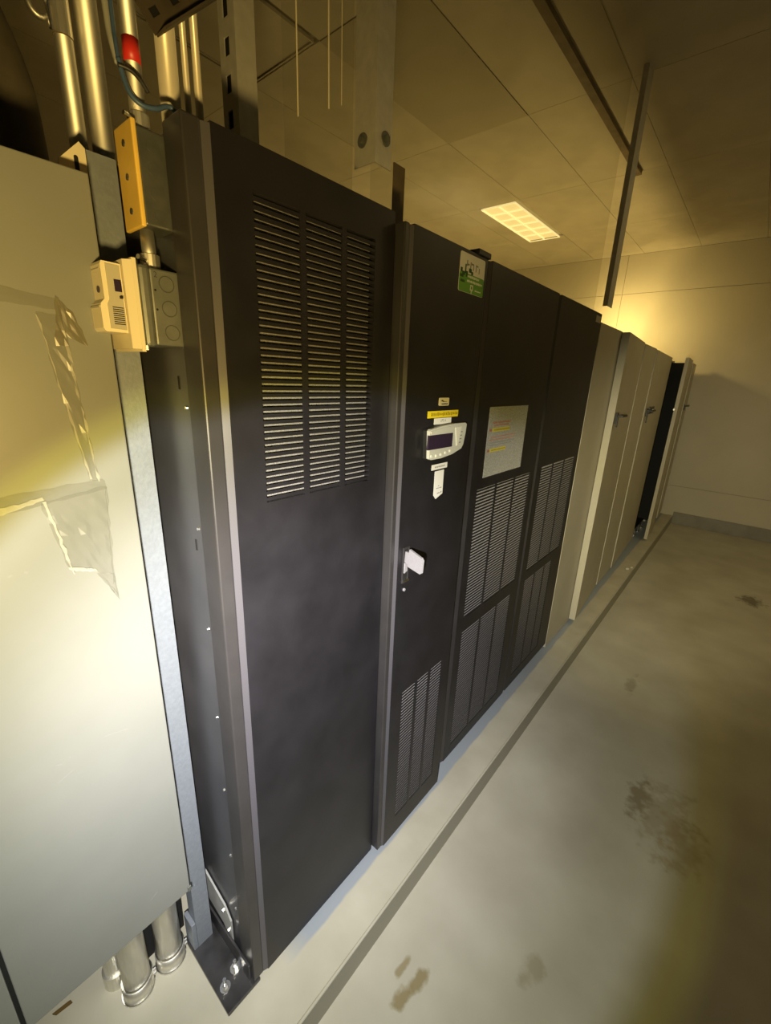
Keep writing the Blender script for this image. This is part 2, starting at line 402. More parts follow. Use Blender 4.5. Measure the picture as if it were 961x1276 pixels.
obj('plate_flange', bx(-.30, -.02, .370, .376, .012, .075, bev=.001), 'plate', c1)
for (x, y) in ((-.060, .318), (-.075, .358)):
    a = obj('anchor_bolt', cyl(B(), (x, y, .013), (x, y, .032), .0085, 6), 'chrome', c1, 'bright anchor bolt')
    obj('washer', cyl(B(), (x, y, .0135), (x, y, .0165), .0145, 16), 'chrome', a)
    obj('thread', cyl(B(), (x, y, .03), (x, y, .048), .005, 10), 'chrome', a)
obj('side_bracket', prism(B(), [(-.33, .20), (-.255, .212), (-.145, .178), (-.115, .142), (-.115, .03), (-.16, .085), (-.30, .11), (-.33, .11)], 1, .3765, .3815), 'greysheet', c1, 'grey sheet bracket low on the cabinet side')
for x, z in ((-.15, .155), (-.128, .095), (-.125, .06)):
    obj('bracket_bolt', cyl(B(), (x, .3765, z), (x, .371, z), .006, 6), 'chrome', c1)

# second cabinet
c2 = thing('power_cabinet', 'black cabinet with keypad, yellow label, green sticker and an open grey handle', 'cabinet', (-.4, 1.06, 0), GROUP_B)
obj('body', bx(-.8, -.02, .872, 1.288, .02, 2.0, bev=.003), 'side', c2)
obj('door_backing', bx(-.012, .008, .875, 1.24, .04, 1.99), 'cavity', c2)
x2 = .03
panel_door(c2, x2, .867, .885, .895, 1.247, .03, 2.003, [(.955, 1.197, .115, .668)], side_depth=.036)
vent(c2, x2, .955, 1.197, .115, .668, (1.035, 1.115), .0125, duty=.55, depth=.0040, foam='filter2')
obj('hinge_cap', bx(.0, .034, 1.19, 1.262, 2.003, 2.018, bev=.002), 'black', c2)
obj('gap_seal', bx(-.03, -.012, .8635, .8665, .15, .62), 'paper', c2, 'white strip in the gap beside the door')
obj('gap_clip', bx(-.03, -.012, .8632, .8668, .065, .085), 'chrome', c2)
st = obj('sticker', prism(B(), rounded(1.100, 1.236, 1.899, 1.994, .006), 0, x2, x2 + .0007), 'paper', c2, 'white and green sticker at the top of the door')
obj('green_half', prism(B(), rounded(1.1005, 1.2355, 1.8995, 1.946, .006), 0, x2 + .0007, x2 + .001), 'greenpaper', st, 'green lower half of the sticker')
strokes('print', [(1.137, 1.971, .004, .014), (1.144, 1.968, .009, .004), (1.156, 1.968, .004, .016), (1.166, 1.972, .012, .004), (1.172, 1.965, .003, .014),
                  (1.186, 1.966, .003, .018), (1.192, 1.972, .010, .003), (1.204, 1.962, .003, .014)], x2 + .0007, 'inkgrey', st)
strokes('print', [(1.109, 1.951, .010, .010), (1.121, 1.944, .014, .009), (1.130, 1.956, .006, .022), (1.138, 1.944, .009, .014), (1.112, 1.937, .018, .007),
                  (1.155, 1.955, .014, .010), (1.166, 1.950, .010, .008), (1.118, 1.925, .022, .006)], x2 + .001, 'inkgreen', st)
strokes('print', row_of_print(1.142, 1.208, 1.940, .0065, 3) + row_of_print(1.142, 1.225, 1.929, .0065, 4) + row_of_print(1.188, 1.222, 1.910, .004, 5)
        + [(1.163, 1.914, .003, .014), (1.175, 1.914, .003, .014), (1.169, 1.920, .012, .003), (1.169, 1.909, .012, .003), (1.169, 1.903, .003, .008)], x2 + .001, 'paper', st)
bd = obj('badge', prism(B(), rounded(1.047, 1.099, 1.5945, 1.6165, .003), 0, x2, x2 + .0012), 'white', c2, 'small cream badge above the yellow label')
strokes('print', [(1.063, 1.6085, .008, .004), (1.069, 1.6065, .007, .003), (1.08, 1.606, .014, .0014)] + row_of_print(1.06, 1.09, 1.5995, .0042, 9, .9), x2 + .0012, 'ink', bd)
yl = obj('label_strip', bx(x2, x2 + .0007, .996, 1.156, 1.5615, 1.5805), 'yellowpaper', c2, 'yellow label strip above the keypad')
strokes('print', row_of_print(1.012, 1.148, 1.571, .010, 11), x2 + .0007, 'inkyellow', yl)
wl = obj('label_strip', bx(x2, x2 + .0007, 1.030, 1.120, 1.5425, 1.5600), 'paper', c2, 'white label strip just above the keypad')
text_on_x('print', 'UPS A', x2 + .0011, 1.076, 1.5525, .0115, 'inkgrey', wl)
kpts = [(.984, 1.529), (.990, 1.5335), (1.05, 1.5405), (1.11, 1.5435), (1.172, 1.5435), (1.181, 1.5385), (1.178, 1.512), (1.170, 1.478), (1.160, 1.466), (1.11, 1.4535), (1.05, 1.4475), (.998, 1.4480), (.990, 1.452)]
kc = (1.08, 1.495)
kb_ = obj('keypad_base', prism(B(), [(kc[0] + (y - kc[0]) * 1.015 - .002, kc[1] + (z - kc[1]) * 1.02) for y, z in kpts], 0, x2, x2 + .010), 'blackplastic', c2)
kp = obj('keypad', prism(B(), kpts, 0, x2 + .010, x2 + .020), 'keypad', c2, 'light grey curved control keypad')
obj('screen', bx(x2 + .016, x2 + .0212, .979, 1.103, 1.477, 1.5175), 'screen', kp, 'dark purple display')
obj('top_lip', prism(B(), [(.988, 1.5285), (1.05, 1.5355), (1.13, 1.539), (1.13, 1.533), (1.05, 1.5285), (.988, 1.522)], 0, x2 + .020, x2 + .022), 'keypad', kp)
obj('inlay', prism(B(), [(1.115, 1.532), (1.150, 1.534), (1.136, 1.478), (1.128, 1.477)], 0, x2 + .020, x2 + .0215), 'keypad2', kp, 'pale wedge beside the display')
b0 = None
for k, (y, z) in enumerate(((.998, 1.4585), (1.022, 1.4575), (1.046, 1.459), (1.070, 1.4615), (1.094, 1.4645))):
    b0_ = cyl(B(), (x2 + .020, y, z), (x2 + .0225, y, z), .0042, 12); obj('button', b0_, 'keypad2', kp)
for k in range(4): obj('indicator', bx(x2 + .020, x2 + .0212, 1.148 - k * .002, 1.158 - k * .002, 1.516 - k * .0105, 1.5185 - k * .0105), 'inkgrey', kp)
l3 = obj('label_strip', bx(x2, x2 + .0007, 1.034, 1.118, 1.409, 1.4255), 'paper', c2, 'white label strip just below the keypad')
strokes('print', row_of_print(1.05, 1.104, 1.417, .005, 21), x2 + .0007, 'inkgrey', l3)
l4 = obj('tag', prism(B(), [(1.053, 1.404), (1.102, 1.4045), (1.103, 1.329), (1.067, 1.317), (1.054, 1.330)], 0, x2, x2 + .0007), 'paper', c2, 'white upright tag with a cut corner')
strokes('print', row_of_print(1.066, 1.094, 1.350, .0035, 31) + row_of_print(1.072, 1.088, 1.334, .004, 32) + [(1.094, 1.335, .005, .005), (1.078, 1.357, .006, .002)], x2 + .0007, 'inkgrey', l4)
# latch: recessed slot, frame and the swung-out paddle
lt = obj('latch', holed(B(), x2, x2 + .004, .916, .945, 1.085, 1.198, [(.920, .941, 1.09, 1.193)]), 'black_rail', c2, 'door latch frame')
obj('latch_pocket', bx(x2 + .0002, x2 + .001, .920, .941, 1.09, 1.193), 'cavity', lt)
bm = B(); pts = [(.033, 1.186), (.048, 1.188), (.050, 1.200), (.103, 1.196), (.110, 1.190), (.110, 1.152), (.104, 1.146), (.050, 1.144), (.046, 1.151), (.033, 1.152)]
prism(bm, pts, 1, -.003, .003); bmesh.ops.rotate(bm, verts=bm.verts, cent=(.033, 0, 1.17), matrix=Matrix.Rotation(math.radians(-14), 3, 'Z') @ Matrix.Rotation(math.radians(4), 3, 'Y'))
bmesh.ops.translate(bm, verts=bm.verts, vec=(0, .928, 0))
obj('handle_paddle', bm, 'grip', lt, 'grey handle paddle swung out from the door')
obj('latch_tongue', prism(B(), [(.924, 1.15), (.934, 1.145), (.936, 1.122), (.922, 1.118)], 0, x2 + .001, x2 + .006), 'grip', lt)
obj('latch_bar', bx(x2 + .002, x2 + .008, .918, .944, 1.089, 1.096), 'chrome', lt, 'bright bar at the foot of the latch')
obj('keyhole', cyl(B(), (x2, .931, 1.060), (x2 + .003, .931, 1.060), .005, 10), 'grip', c2)

# third and fourth cabinets
c3 = thing('power_cabinet', 'black cabinet with a silver notice above two louvre panels, beside the keypad cabinet', 'cabinet', (-.4, 1.62, 0), GROUP_B)
obj('body', bx(-.8, -.03, 1.302, 1.925, .02, 2.012, bev=.003), 'side', c3)
panel_door(c3, 0, 1.300, 1.318, 1.338, 1.927, .045, 2.02, [(1.388, 1.880, .745, 1.283), (1.388, 1.850, .10, .680)], side_depth=.028, trim='black_rail')
vent(c3, 0, 1.388, 1.880, .745, 1.283, (1.545, 1.715), .0128, depth=.0045, foam='filter2')
vent(c3, 0, 1.388, 1.850, .10, .680, (1.545, 1.700), .0128, duty=.5, depth=.0045, foam='filter2')
no = obj('notice', bx(0, .0008, 1.422, 1.755, 1.324, 1.580), 'notice', c3, 'speckled silver notice with faded red and yellow lines')
strokes('print', row_of_print(1.455, 1.60, 1.524, .009, 41) + row_of_print(1.47, 1.585, 1.5135, .006, 42) + [(1.443, 1.498, .018, .009), (1.441, 1.422, .018, .009)]
        + row_of_print(1.45, 1.66, 1.472, .004, 43) + row_of_print(1.44, 1.65, 1.461, .004, 44), .0008, 'inkred', no)
strokes('highlight', [(1.53, 1.497, .145, .015), (1.52, 1.4225, .13, .014)], .0008, 'inkhl', no)
strokes('print', row_of_print(1.445, 1.65, 1.450, .004, 45) + row_of_print(1.445, 1.63, 1.4415, .004, 46), .0008, 'inkgrey', no)
strokes('print', row_of_print(1.47, 1.60, 1.497, .006, 47) + row_of_print(1.465, 1.58, 1.4225, .005, 48), .0013, 'inkyellow', no)

c4 = thing('power_cabinet', 'last black cabinet, two louvre panels and a blank upper half, next to the beige filler', 'cabinet', (-.4, 2.25, 0), GROUP_B)
obj('body', bx(-.8, -.03, 1.932, 2.55, .02, 2.012, bev=.003), 'side', c4)
panel_door(c4, 0, 1.930, 1.944, 1.955, 2.556, .045, 2.02, [(2.015, 2.500, .745, 1.288), (2.015, 2.400, .11, .690)], side_depth=.028, trim='black_rail')
vent(c4, 0, 2.015, 2.500, .745, 1.288, (2.17, 2.335), .0128, depth=.0040, foam='filter2')
vent(c4, 0, 2.015, 2.400, .11, .690, (2.15, 2.29), .0128, duty=.5, depth=.0040, foam='filter2')
obj('corner_label', bx(0, .0008, 2.465, 2.548, 1.975, 2.006), 'greyplastic', c4, 'small grey label at the top corner')

# ------------------------------------------------------------------ cream cabinets
GC = 'cream cabinets at the far end of the row'
def lever(par, x, y, z, ly, drop, m='blackplastic'):
    h = obj('handle', bx(x, x + .012, y, y + .03, z - .045, z + .02, bev=.002), m, par, 'black door handle')
    obj('lever', bx(x + .012, x + .045, y + .002, y + ly, z - .006, z + .008, bev=.002), m, h)
    if drop: obj('key_lever', bx(x + .010, x + .018, y + .004, y + .016, z - drop, z - .006), m, h)
    return h
def cream(label, y0, y1, z1, door, name='equipment_cabinet', zb=.03):
    t = thing(name, label, 'cabinet', (-.4, (y0 + y1) / 2, 0), GC)
    obj('body', bx(-.8, -.045, y0 + .006, y1 - .006, zb + .02, z1 - .012, bev=.003), 'cream', t)
    (xa, ya), (xb, yb), th = door
    obj('door', prism(B(), [(xa, ya), (xb, yb), (xb - th, yb), (xa - th, ya)], 2, zb, z1), 'cream', t)
    f0 = obj('foot', cyl(B(), (-.10, y0 + .06, 0), (-.10, y0 + .06, zb + .022), .018, 12), 'blackplastic', t)
    again(f0, 0, y1 - y0 - .12, 0)
    return t
t = cream('narrow cream filler cabinet without a handle, right beside the black cabinets', 2.568, 3.030, 1.983, ((0, 2.566), (0, 3.032), .02), 'filler_cabinet', zb=.012)
ta = cream('first cream cabinet past the filler, its door ajar and catching the light on its edge', 3.040, 3.735, 1.978, ((.046, 3.012), (-.004, 3.735), .042), zb=.035)
lever(ta, .045, 3.045, 1.49, .12, .07)
tb = cream('narrow cream cabinet with two pale vertical edges, second past the filler', 3.755, 4.225, 1.972, ((-.002, 3.752), (-.008, 4.228), .03), zb=.035)
tc_ = cream('wide cream cabinet with a flag-shaped black handle, left of the open dark rack', 4.245, 5.305, 1.965, ((-.002, 4.240), (-.040, 5.305), .03), zb=.035)
h = lever(tc_, -.004, 4.30, 1.48, .19, .10)
obj('lock_plate', bx(.010, .022, 4.33, 4.50, 1.455, 1.515, bev=.003), 'blackplastic', h)
obj('lock_barrel', cyl(B(), (.022, 4.43, 1.48), (.028, 4.43, 1.48), .014, 12), 'paper', h, 'pale lock barrel')
# open rack
rk = thing('open_rack', 'open dark rack with its cream door swung out, between the cream cabinets', 'rack', (-.4, 5.66, 0))
for (ya, yb, xf) in ((5.320, 5.335, -.11), (5.985, 6.0, .028)): obj('side_panel', bx(-.8, xf, ya, yb, .10, 1.95), 'cavity', rk)
obj('rear_panel', bx(-.8, -.785, 5.335, 5.985, .10, 1.95), 'cavity', rk)
obj('top_panel', bx(-.8, -.11, 5.32, 6.0, 1.95, 1.965), 'cream', rk)
obj('bottom_panel', bx(-.8, -.06, 5.335, 5.985, .10, .115), 'black', rk)
for k in range(9):
    obj('equipment_tray', bx(-.7, -.20, 5.345, 5.975, .16 + k * .195, .16 + k * .195 + .12, bev=.004), 'cavity', rk)
for k in range(14):
    y = random.uniform(5.38, 5.9); z = .2 + k * .12
    tube_bm = tube(B(), [(-.17, y, z + .1), (-.145, y + .02, z + .02), (-.15, y + random.uniform(-.04, .04), z - .08), (-.17, y + .03, z - .10)], .006, 8, 4)
    obj('cable', tube_bm, 'blackplastic' if k % 4 else 'greycable', rk, smooth=True)
obj('door', prism(B(), [(.088, 5.43), (.060, 6.0), (.032, 6.0), (.056, 5.43)], 2, .025, 1.975), 'cream', rk, 'cream door of the open rack')
obj('door_catch', bx(.05, .062, 5.423, 5.432, 1.455, 1.475), 'chrome', rk)
for y in (5.345, 5.55, 5.75, 5.96):
    f = obj('levelling_foot', cyl(B(), (-.07, y, 0.008), (-.07, y, .10), .008, 10), 'chrome', rk)
    obj('foot_pad', cyl(B(), (-.07, y, 0), (-.07, y, .012), .022, 14), 'chrome', f)
te = cream('narrow cream cabinet just past the open rack door', 6.02, 6.385, 1.965, ((.03, 6.02), (.0, 6.388), .03), zb=.05)
tf = cream('last cream cabinet in the row, by the back wall', 6.395, 6.80, 1.965, ((.030, 6.392), (.015, 6.80), .028), zb=.05)
lever(tf, .025, 6.43, 1.475, .14, .05)

# ------------------------------------------------------------------ beige enclosure on the left
XE = -.12
en = thing('wall_enclosure', 'large beige steel enclosure filling the left edge, torn plastic on its door', 'enclosure', (XE - .1, .1, .39))
obj('body', bx(XE - .012 - .045, XE - .012, -.75, .284, .388, 1.938, bev=.002), 'beige', en)
obj('door', bx(XE - .012, XE, -.0465, .285, .386, 1.939, bev=.002), 'beige', en, 'beige door with the torn plastic')
obj('door', bx(XE - .012, XE, -.75, -.0535, .386, 1.939, bev=.002), 'beige', en)
obj('mounting_ear', prism(B(), [(.262, 1.93), (.266, 1.965), (.297, 1.997), (.3045, 1.990), (.304, 1.93)], 0, XE - .0605, XE - .0572), 'white', en, 'mounting ear at the top corner')
obj('ear_slot', prism(B(), rounded(.287, .293, 1.955, 1.977, .0028), 0, XE - .0572, XE - .0567), 'cavity', en)
obj('door_gap', bx(XE - .0118, XE - .0095, -.0535, -.0465, .386, 1.939), 'cavity', en)
bm = B()
for (y, z, a, b, rot) in ((.094, .957, .010, .002, -25), (.112, .961, .003, .003, 0), (.190, .962, .042, .0012, -14), (.205, .463, .020, .0022, 32), (.091, 1.343, .006, .003, 20), (.111, 1.343, .005, .003, -30), (.10, .925, .03, .001, 22)):
    q = bx(0, .0003, -a / 2, a / 2, -b / 2, b / 2); bmesh.ops.rotate(q, verts=q.verts, cent=(0, 0, 0), matrix=Matrix.Rotation(math.radians(rot), 3, 'X'))
    bmesh.ops.translate(q, verts=q.verts, vec=(XE, y, z)); me = bpy.data.meshes.new('t'); q.to_mesh(me); q.free(); bm.from_mesh(me); bpy.data.meshes.remove(me)
obj('scuff', bm, 'inkgrey', en, 'dark scuffs on the enclosure door')
obj('hasp', bx(XE, XE + .004, .278, .287, .388, .404, bev=.001), 'boxsteel', en)
obj('shadow_sheet', bx(-.296, -.292, .166, .3115, .002, .387), 'cavity', en, 'black sheet added as shadow behind the stub conduits')  # added so the shadow under the enclosure reads black
obj('rear_rail', bx(-.32, -.17, -.75, .284, .388, .40), 'beige', en)
# crumpled film left on the door
tp = thing('torn_plastic_sleeve', 'torn cloudy plastic sleeve and tape left on the beige enclosure door', 'plastic', (XE, .18, 1.5))
def crumple(name, quad, m, amp, nu, nv, lift, seed, label=None):
    rnd = random.Random(seed); bm = B(); a, b, c, d = [Vector((p[0], p[1])) for p in quad]; V = []
    for i in range(nu + 1):
        rowv = []
        for j in range(nv + 1):
            u, v = i / nu, j / nv
            p = (a * (1 - u) + b * u) * (1 - v) + (d * (1 - u) + c * u) * v
            e = 0 if (0 < i < nu and 0 < j < nv) else .35
            rowv.append(bm.verts.new((XE + lift + amp * rnd.random() * (1 - e), p.x + (rnd.random() - .5) * .003, p.y + (rnd.random() - .5) * .003)))
        V.append(rowv)
    for i in range(nu):
        for j in range(nv):
            q = [V[i][j], V[i + 1][j], V[i + 1][j + 1], V[i][j + 1]]
            bm.faces.new([q[0], q[1], q[2]]); bm.faces.new([q[0], q[2], q[3]])
    return obj(name, bm, m, tp, label)
crumple('tape_strip', [(.187, 1.737), (.220, 1.735), (.233, 1.478), (.2185, 1.478)], 'film', .003, 4, 16, .001, 1)
crumple('tape_edge', [(.2165, 1.712), (.2205, 1.712), (.2335, 1.475), (.2305, 1.475)], 'filmfold', .004, 1, 26, .002, 2, 'whitish crinkled tape edge')
crumple('fold_line', [(.1865, 1.735), (.1885, 1.735), (.2225, 1.480), (.2195, 1.480)], 'filmfold', .003, 1, 20, .0035, 3)
crumple('tape_strip', [(.09, 1.470), (.2385, 1.480), (.242, 1.460), (.09, 1.442)], 'film', .003, 12, 3, .002, 4)
crumple('tape_edge', [(.09, 1.452), (.150, 1.463), (.151, 1.457), (.09, 1.443)], 'filmfold', .003, 8, 1, .0045, 5)
crumple('pouch', [(.146, 1.452), (.241, 1.466), (.229, 1.300), (.166, 1.335)], 'film', .007, 9, 10, .002, 6, 'cloudy pouch hanging open')
crumple('fold_line', [(.1495, 1.455), (.153, 1.455), (.1735, 1.322), (.170, 1.325)], 'filmfold', .004, 1, 14, .008, 7)
crumple('fold_line', [(.2375, 1.464), (.2405, 1.464), (.2305, 1.285), (.226, 1.285)], 'film', .004, 1, 14, .008, 8)
crumple('torn_tip', [(.205, 1.312), (.231, 1.303), (.2345, 1.243), (.226, 1.268)], 'film', .006, 4, 6, .003, 9)
crumple('fold_line', [(.166, 1.336), (.205, 1.321), (.206, 1.316), (.166, 1.330)], 'filmfold', .004, 8, 1, .005, 10)
crumple('tape_strip', [(.10, 1.770), (.215, 1.760), (.214, 1.742), (.10, 1.748)], 'film', .002, 8, 2, .001, 11)
crumple('brown_tape', [(.2145, 1.762), (.2190, 1.760), (.2210, 1.692), (.2045, 1.692)], 'tape', .003, 3, 6, .004, 12, 'yellowed tape tab')
crumple('brown_tape', [(.2185, 1.758), (.236, 1.742), (.249, 1.694), (.2225, 1.705)], 'tape', .002, 5, 6, .001, 13, 'yellowed tape tab')
sh = thing('wood_shim', 'small brown sliver lying at the foot of the beige enclosure', 'shim', (-.357, .012, 0))
obj('sliver', prism(B(), [(-.361, -.012), (-.352, -.006), (-.348, .030), (-.357, .028)], 2, .0005, .005), 'rust', sh)

# lower conduits under the enclosure
GP = 'stub conduits under the beige enclosure'
for (x, y, r, lab) in ((-.245, .161, .033, 'left of the two zinc stub conduits standing in the kerb under the enclosure'),
                       (-.245, .250, .033, 'right of the two zinc stub conduits under the enclosure, next to the steel strut')):
    p = thing('stub_conduit', lab, 'conduit', (x, y, 0), GP)
    obj('pipe', cyl(B(), (x, y, 0.002), (x, y, .46), r, 28), 'conduit', p, smooth=False)
    for q in p.children[-1].data.polygons: q.use_smooth = abs(q.normal.z) < .5
    cl = obj('coupling', cyl(B(), (x, y, 0.0), (x, y, .052), r + .0055, 28), 'conduit', p)
    for q in cl.data.polygons: q.use_smooth = abs(q.normal.z) < .5
    bm = B(); cyl(bm, (x, y, .052), (x, y, .057), r + .0045, 28); obj('rim', bm, 'chrome', cl)
    bm = B(); cyl(bm, (x, y, .0005), (x, y, .006), r + .0085, 28); obj('rim', bm, 'chrome', cl)
    s = obj('clamp_screw', cyl(B(), (x + .010, y + r + .003, .036), (x + .010, y + r + .011, .036), .005, 8), 'chrome', cl)
    again(s, 0, 0, -.016)
p = thing('stub_conduit', 'short zinc stub half hidden behind the left stub conduit', 'conduit', (-.31, .118, 0), GP)
obj('pipe', cyl(B(), (-.315, .130, 0.002), (-.315, .130, .46), .026, 24), 'conduit', p)
obj('coupling', cyl(B(), (-.315, .130, 0), (-.315, .130, .052), .032, 24), 'conduit', p)

# galvanised strut between enclosure and cabinet
ss = thing('strut_channel', 'grey galvanised strut upright between the beige enclosure and the first black cabinet', 'strut', (-.22, .335, .014))
bm = B(); prism(bm, [(-.2, .313), (-.2, .357), (-.241, .357), (-.241, .346), (-.2385, .346), (-.2385, .3545), (-.2025, .3545), (-.2025, .3155), (-.2385, .3155), (-.2385, .324), (-.241, .324), (-.241, .313)], 2, .014, 1.998)
obj('channel', bm, 'galv', ss)
obj('foot_plate', bx(-.25, -.20, .3005, .3125, .014, .12, bev=.001), 'galv', ss)

# ------------------------------------------------------------------ electrical boxes
yb = thing('junction_box', 'dark steel handy box with a yellow cover plate, high beside the first cabinet', 'junction box', (-.1, .36, 1.93))
obj('box', bx(-.122, -.067, .338, .3845, 1.877, 2.006, bev=.003), 'darkbox', yb)
cv = obj('cover', bx(-.125, -.061, .330, .337, 1.873, 2.010, bev=.002), 'yellow', yb, 'yellow cover plate')
for z in (1.985, 1.942, 1.897): obj('cover_screw', cyl(B(), (-.093, .330, z), (-.093, .3285, z), .0045, 10), 'darkbox', cv)
for (y, z) in ((.360, 1.985), (.360, 1.955), (.360, 1.922), (.362, 1.893)):
    bm = B(); cyl(bm, (-.0675, y, z), (-.0662, y, z), .009, 18); obj('knockout', bm, 'darkbox', yb)
gb = thing('junction_box', 'square grey steel box with three round knockouts, under the yellow covered box', 'junction box', (-.1, .35, 1.75))
obj('box', bx(-.165, -.067, .3345, .3845, 1.702, 1.818, bev=.003), 'boxsteel', gb)
obj('extension_ring', bx(-.167, -.060, .315, .3335, 1.699, 1.820, bev=.006), 'boxsteel', gb)
for (y, z) in ((.360, 1.797), (.361, 1.760), (.362, 1.723)):
    bm = B()
    n = 22
    ro = [bm.verts.new((-.0662, y + .0125 * math.cos(6.2832 * k / n), z + .0125 * math.sin(6.2832 * k / n))) for k in range(n)]
    ri = [bm.verts.new((-.0662, y + .0112 * math.cos(6.2832 * k / n), z + .0112 * math.sin(6.2832 * k / n))) for k in range(n)]
    for k in range(n): bm.faces.new([ro[k], ro[(k + 1) % n], ri[(k + 1) % n], ri[k]])
    ex = bmesh.ops.extrude_face_region(bm, geom=list(bm.faces)); bmesh.ops.translate(bm, vec=(-.0012, 0, 0), verts=[v for v in ex['geom'] if isinstance(v, bmesh.types.BMVert)])
    obj('knockout', bm, 'darkbox', gb)
for z in (1.786, 1.757): obj('pin_hole', cyl(B(), (-.0672, .341, z), (-.0666, .341, z), .0018, 8), 'cavity', gb)
text_on_x('number', '2', -.0666, .3435, 1.8085, .012, 'ink', gb, 'handwritten figure 2')
for (x, y, z) in ((-.075, .318, 1.823), (-.072, .320, 1.697)): obj('corner_screw', cyl(B(), (x, y, z - .004), (x, y, z + .003), .004, 8), 'chrome', gb)
th = thing('wall_thermostat', 'cream thermostat with a small square window, on the front of the grey box', 'thermostat', (-.12, .29, 1.75))
bm = B(); prism(bm, [(-.175, 1.690), (-.062, 1.690), (-.062, 1.826), (-.175, 1.826)], 1, .308, .314)
obj('back_plate', bm, 'white', th)
obj('plate_bevel', prism(B(), [(-.062, .3085), (-.073, .298), (-.168, .298), (-.175, .3085)], 2, 1.694, 1.823), 'white', th)
bm = B(); prism(bm, [(.297, 1.816), (.271, 1.8165), (.269, 1.812), (.269, 1.764), (.263, 1.757), (.262, 1.752), (.262, 1.722), (.265, 1.717), (.297, 1.717)], 0, -.160, -.079)
obj('cover', bm, 'white', th)
obj('side_panel', prism(B(), [(.295, 1.813), (.2755, 1.8135), (.2755, 1.764), (.272, 1.757), (.272, 1.722), (.295, 1.721)], 0, -.079, -.0775), 'greyplastic', th)
obj('window', bx(-.0775, -.0765, .2845, .2945, 1.776, 1.793), 'screen', th, 'small dark window')
obj('lever', bx(-.078, -.0725, .290, .2935, 1.7665, 1.770), 'cavity', th)
for k in range(9): obj('vent_slot', bx(-.0776, -.0768, .278, .2935, 1.7285 + k * .0030, 1.7298 + k * .0030), 'cavity', th)
obj('dial', cyl(B(), (-.098, .2692, 1.778), (-.098, .2675, 1.778), .0048, 14), 'screen', th, 'small round dark badge')
obj('ledge', bx(-.158, -.081, .2605, .264, 1.751, 1.7535), 'greyplastic', th)
obj('cap_line', bx(-.155, -.084, .2682, .2695, 1.806, 1.8072), 'greyplastic', th)

# ------------------------------------------------------------------ conduits at upper left
GU = 'conduits rising at the upper left'
def pipe(label, x, y, z0, z1, r, m='conduit', name='conduit'):
    t = thing(name, label, 'conduit', (x, y, z0), GU)
    o = obj('pipe', cyl(B(), (x, y, z0), (x, y, z1), r, 24), m, t)
    for q in o.data.polygons: q.use_smooth = abs(q.normal.z) < .5
    return t
pa = pipe('leftmost zinc conduit with a pipe clamp near the top', -.27, .3275, 1.80, 3.33, .0135)
cb = obj('clamp', cyl(B(), (-.27, .3275, 2.168), (-.27, .3275, 2.1695), .0143, 24), 'rail', pa)
obj('coupling', cyl(B(), (-.27, .3275, 2.1695), (-.27, .3275, 2.25), .0142, 24), 'conduit', pa)
for q in pa.children[-1].data.polygons: q.use_smooth = abs(q.normal.z) < .5
bm = B(); n = 20
for (r0, r1, x0, x1) in ((.016, .011, -.272, -.264),):
    ring = [[bm.verts.new((x, .298 + r * math.cos(6.2832 * k / n), 2.198 + r * 1.25 * math.sin(6.2832 * k / n))) for k in range(n)] for (x, r) in ((x0, r0), (x1, r0), (x1, r1), (x0, r1))]
    for a in range(4):
        for k in range(n): bm.faces.new([ring[a][k], ring[a][(k + 1) % n], ring[(a + 1) % 4][(k + 1) % n], ring[(a + 1) % 4][k]])
obj('clamp_ring', bm, 'conduit', pa, smooth=True)
obj('clamp_bolt', cyl(B(), (-.262, .310, 2.17), (-.262, .310, 2.21), .003, 8), 'chrome', pa)
pipe('fat zinc conduit second from the left, running up past the strut top', -.27, .3665, 1.95, 3.33, .0175)
pr = pipe('thin conduit with a red tape band, feeding the yellow covered box', -.090, .3545, 2.006, 3.33, .0112)
o = obj('red_band', cyl(B(), (-.090, .3545, 2.088), (-.090, .3545, 2.117), .0116, 24), 'red', pr, 'band of red tape')
for q in o.data.polygons: q.use_smooth = abs(q.normal.z) < .5
obj('connector', cyl(B(), (-.090, .3545, 2.006), (-.090, .3545, 2.028), .0145, 18), 'conduit', pr)
obj('connector_screw', cyl(B(), (-.085, .342, 2.018), (-.082, .330, 2.020), .0035, 8), 'chrome', pr)
pm = pipe('short conduit joining the yellow covered box to the grey box below', -.100, .352, 1.818, 1.877, .0105)
obj('connector', cyl(B(), (-.100, .352, 1.8185), (-.100, .352, 1.842), .0150, 18), 'conduit', pm)
obj('connector_screw', cyl(B(), (-.092, .342, 1.832), (-.086, .328, 1.834), .004, 8), 'chrome', pm)
pipe('wide zinc conduit behind the red banded one, rising from the black cabinet top', -.122, .4225, 2.019, 3.33, .0155, 'palerod')
pipe('left of two thin bright rods rising from the black cabinet top', -.12, .4517, 2.019, 3.33, .0050, 'palerod', 'thin_conduit')
pipe('right of two thin bright rods rising from the black cabinet top', -.12, .4715, 2.019, 3.33, .0062, 'palerod', 'thin_conduit')
bc = thing('blue_cable', 'blue cable looping from the grey cable into the top of the first cabinet', 'cable', (-.09, .36, 2.04))
obj('sheath', tube(B(), [(-.075, .329, 2.080), (-.075, .333, 2.060), (-.072, .339, 2.042), (-.068, .352, 2.033), (-.066, .372, 2.036), (-.066, .392, 2.046), (-.060, .408, 2.034), (-.055, .414, 2.021)], .0035, 10), 'bluecable', bc, smooth=True)
gc = thing('grey_cable', 'pair of grey cables hanging beside the red banded conduit', 'cable', (-.09, .33, 2.1))
obj('sheath', tube(B(), [(-.09, .3235, 3.33), (-.09, .3235, 2.30), (-.09, .326, 2.14), (-.085, .327, 2.10), (-.080, .330, 2.075)], .0045, 10), 'greycable', gc, smooth=True)
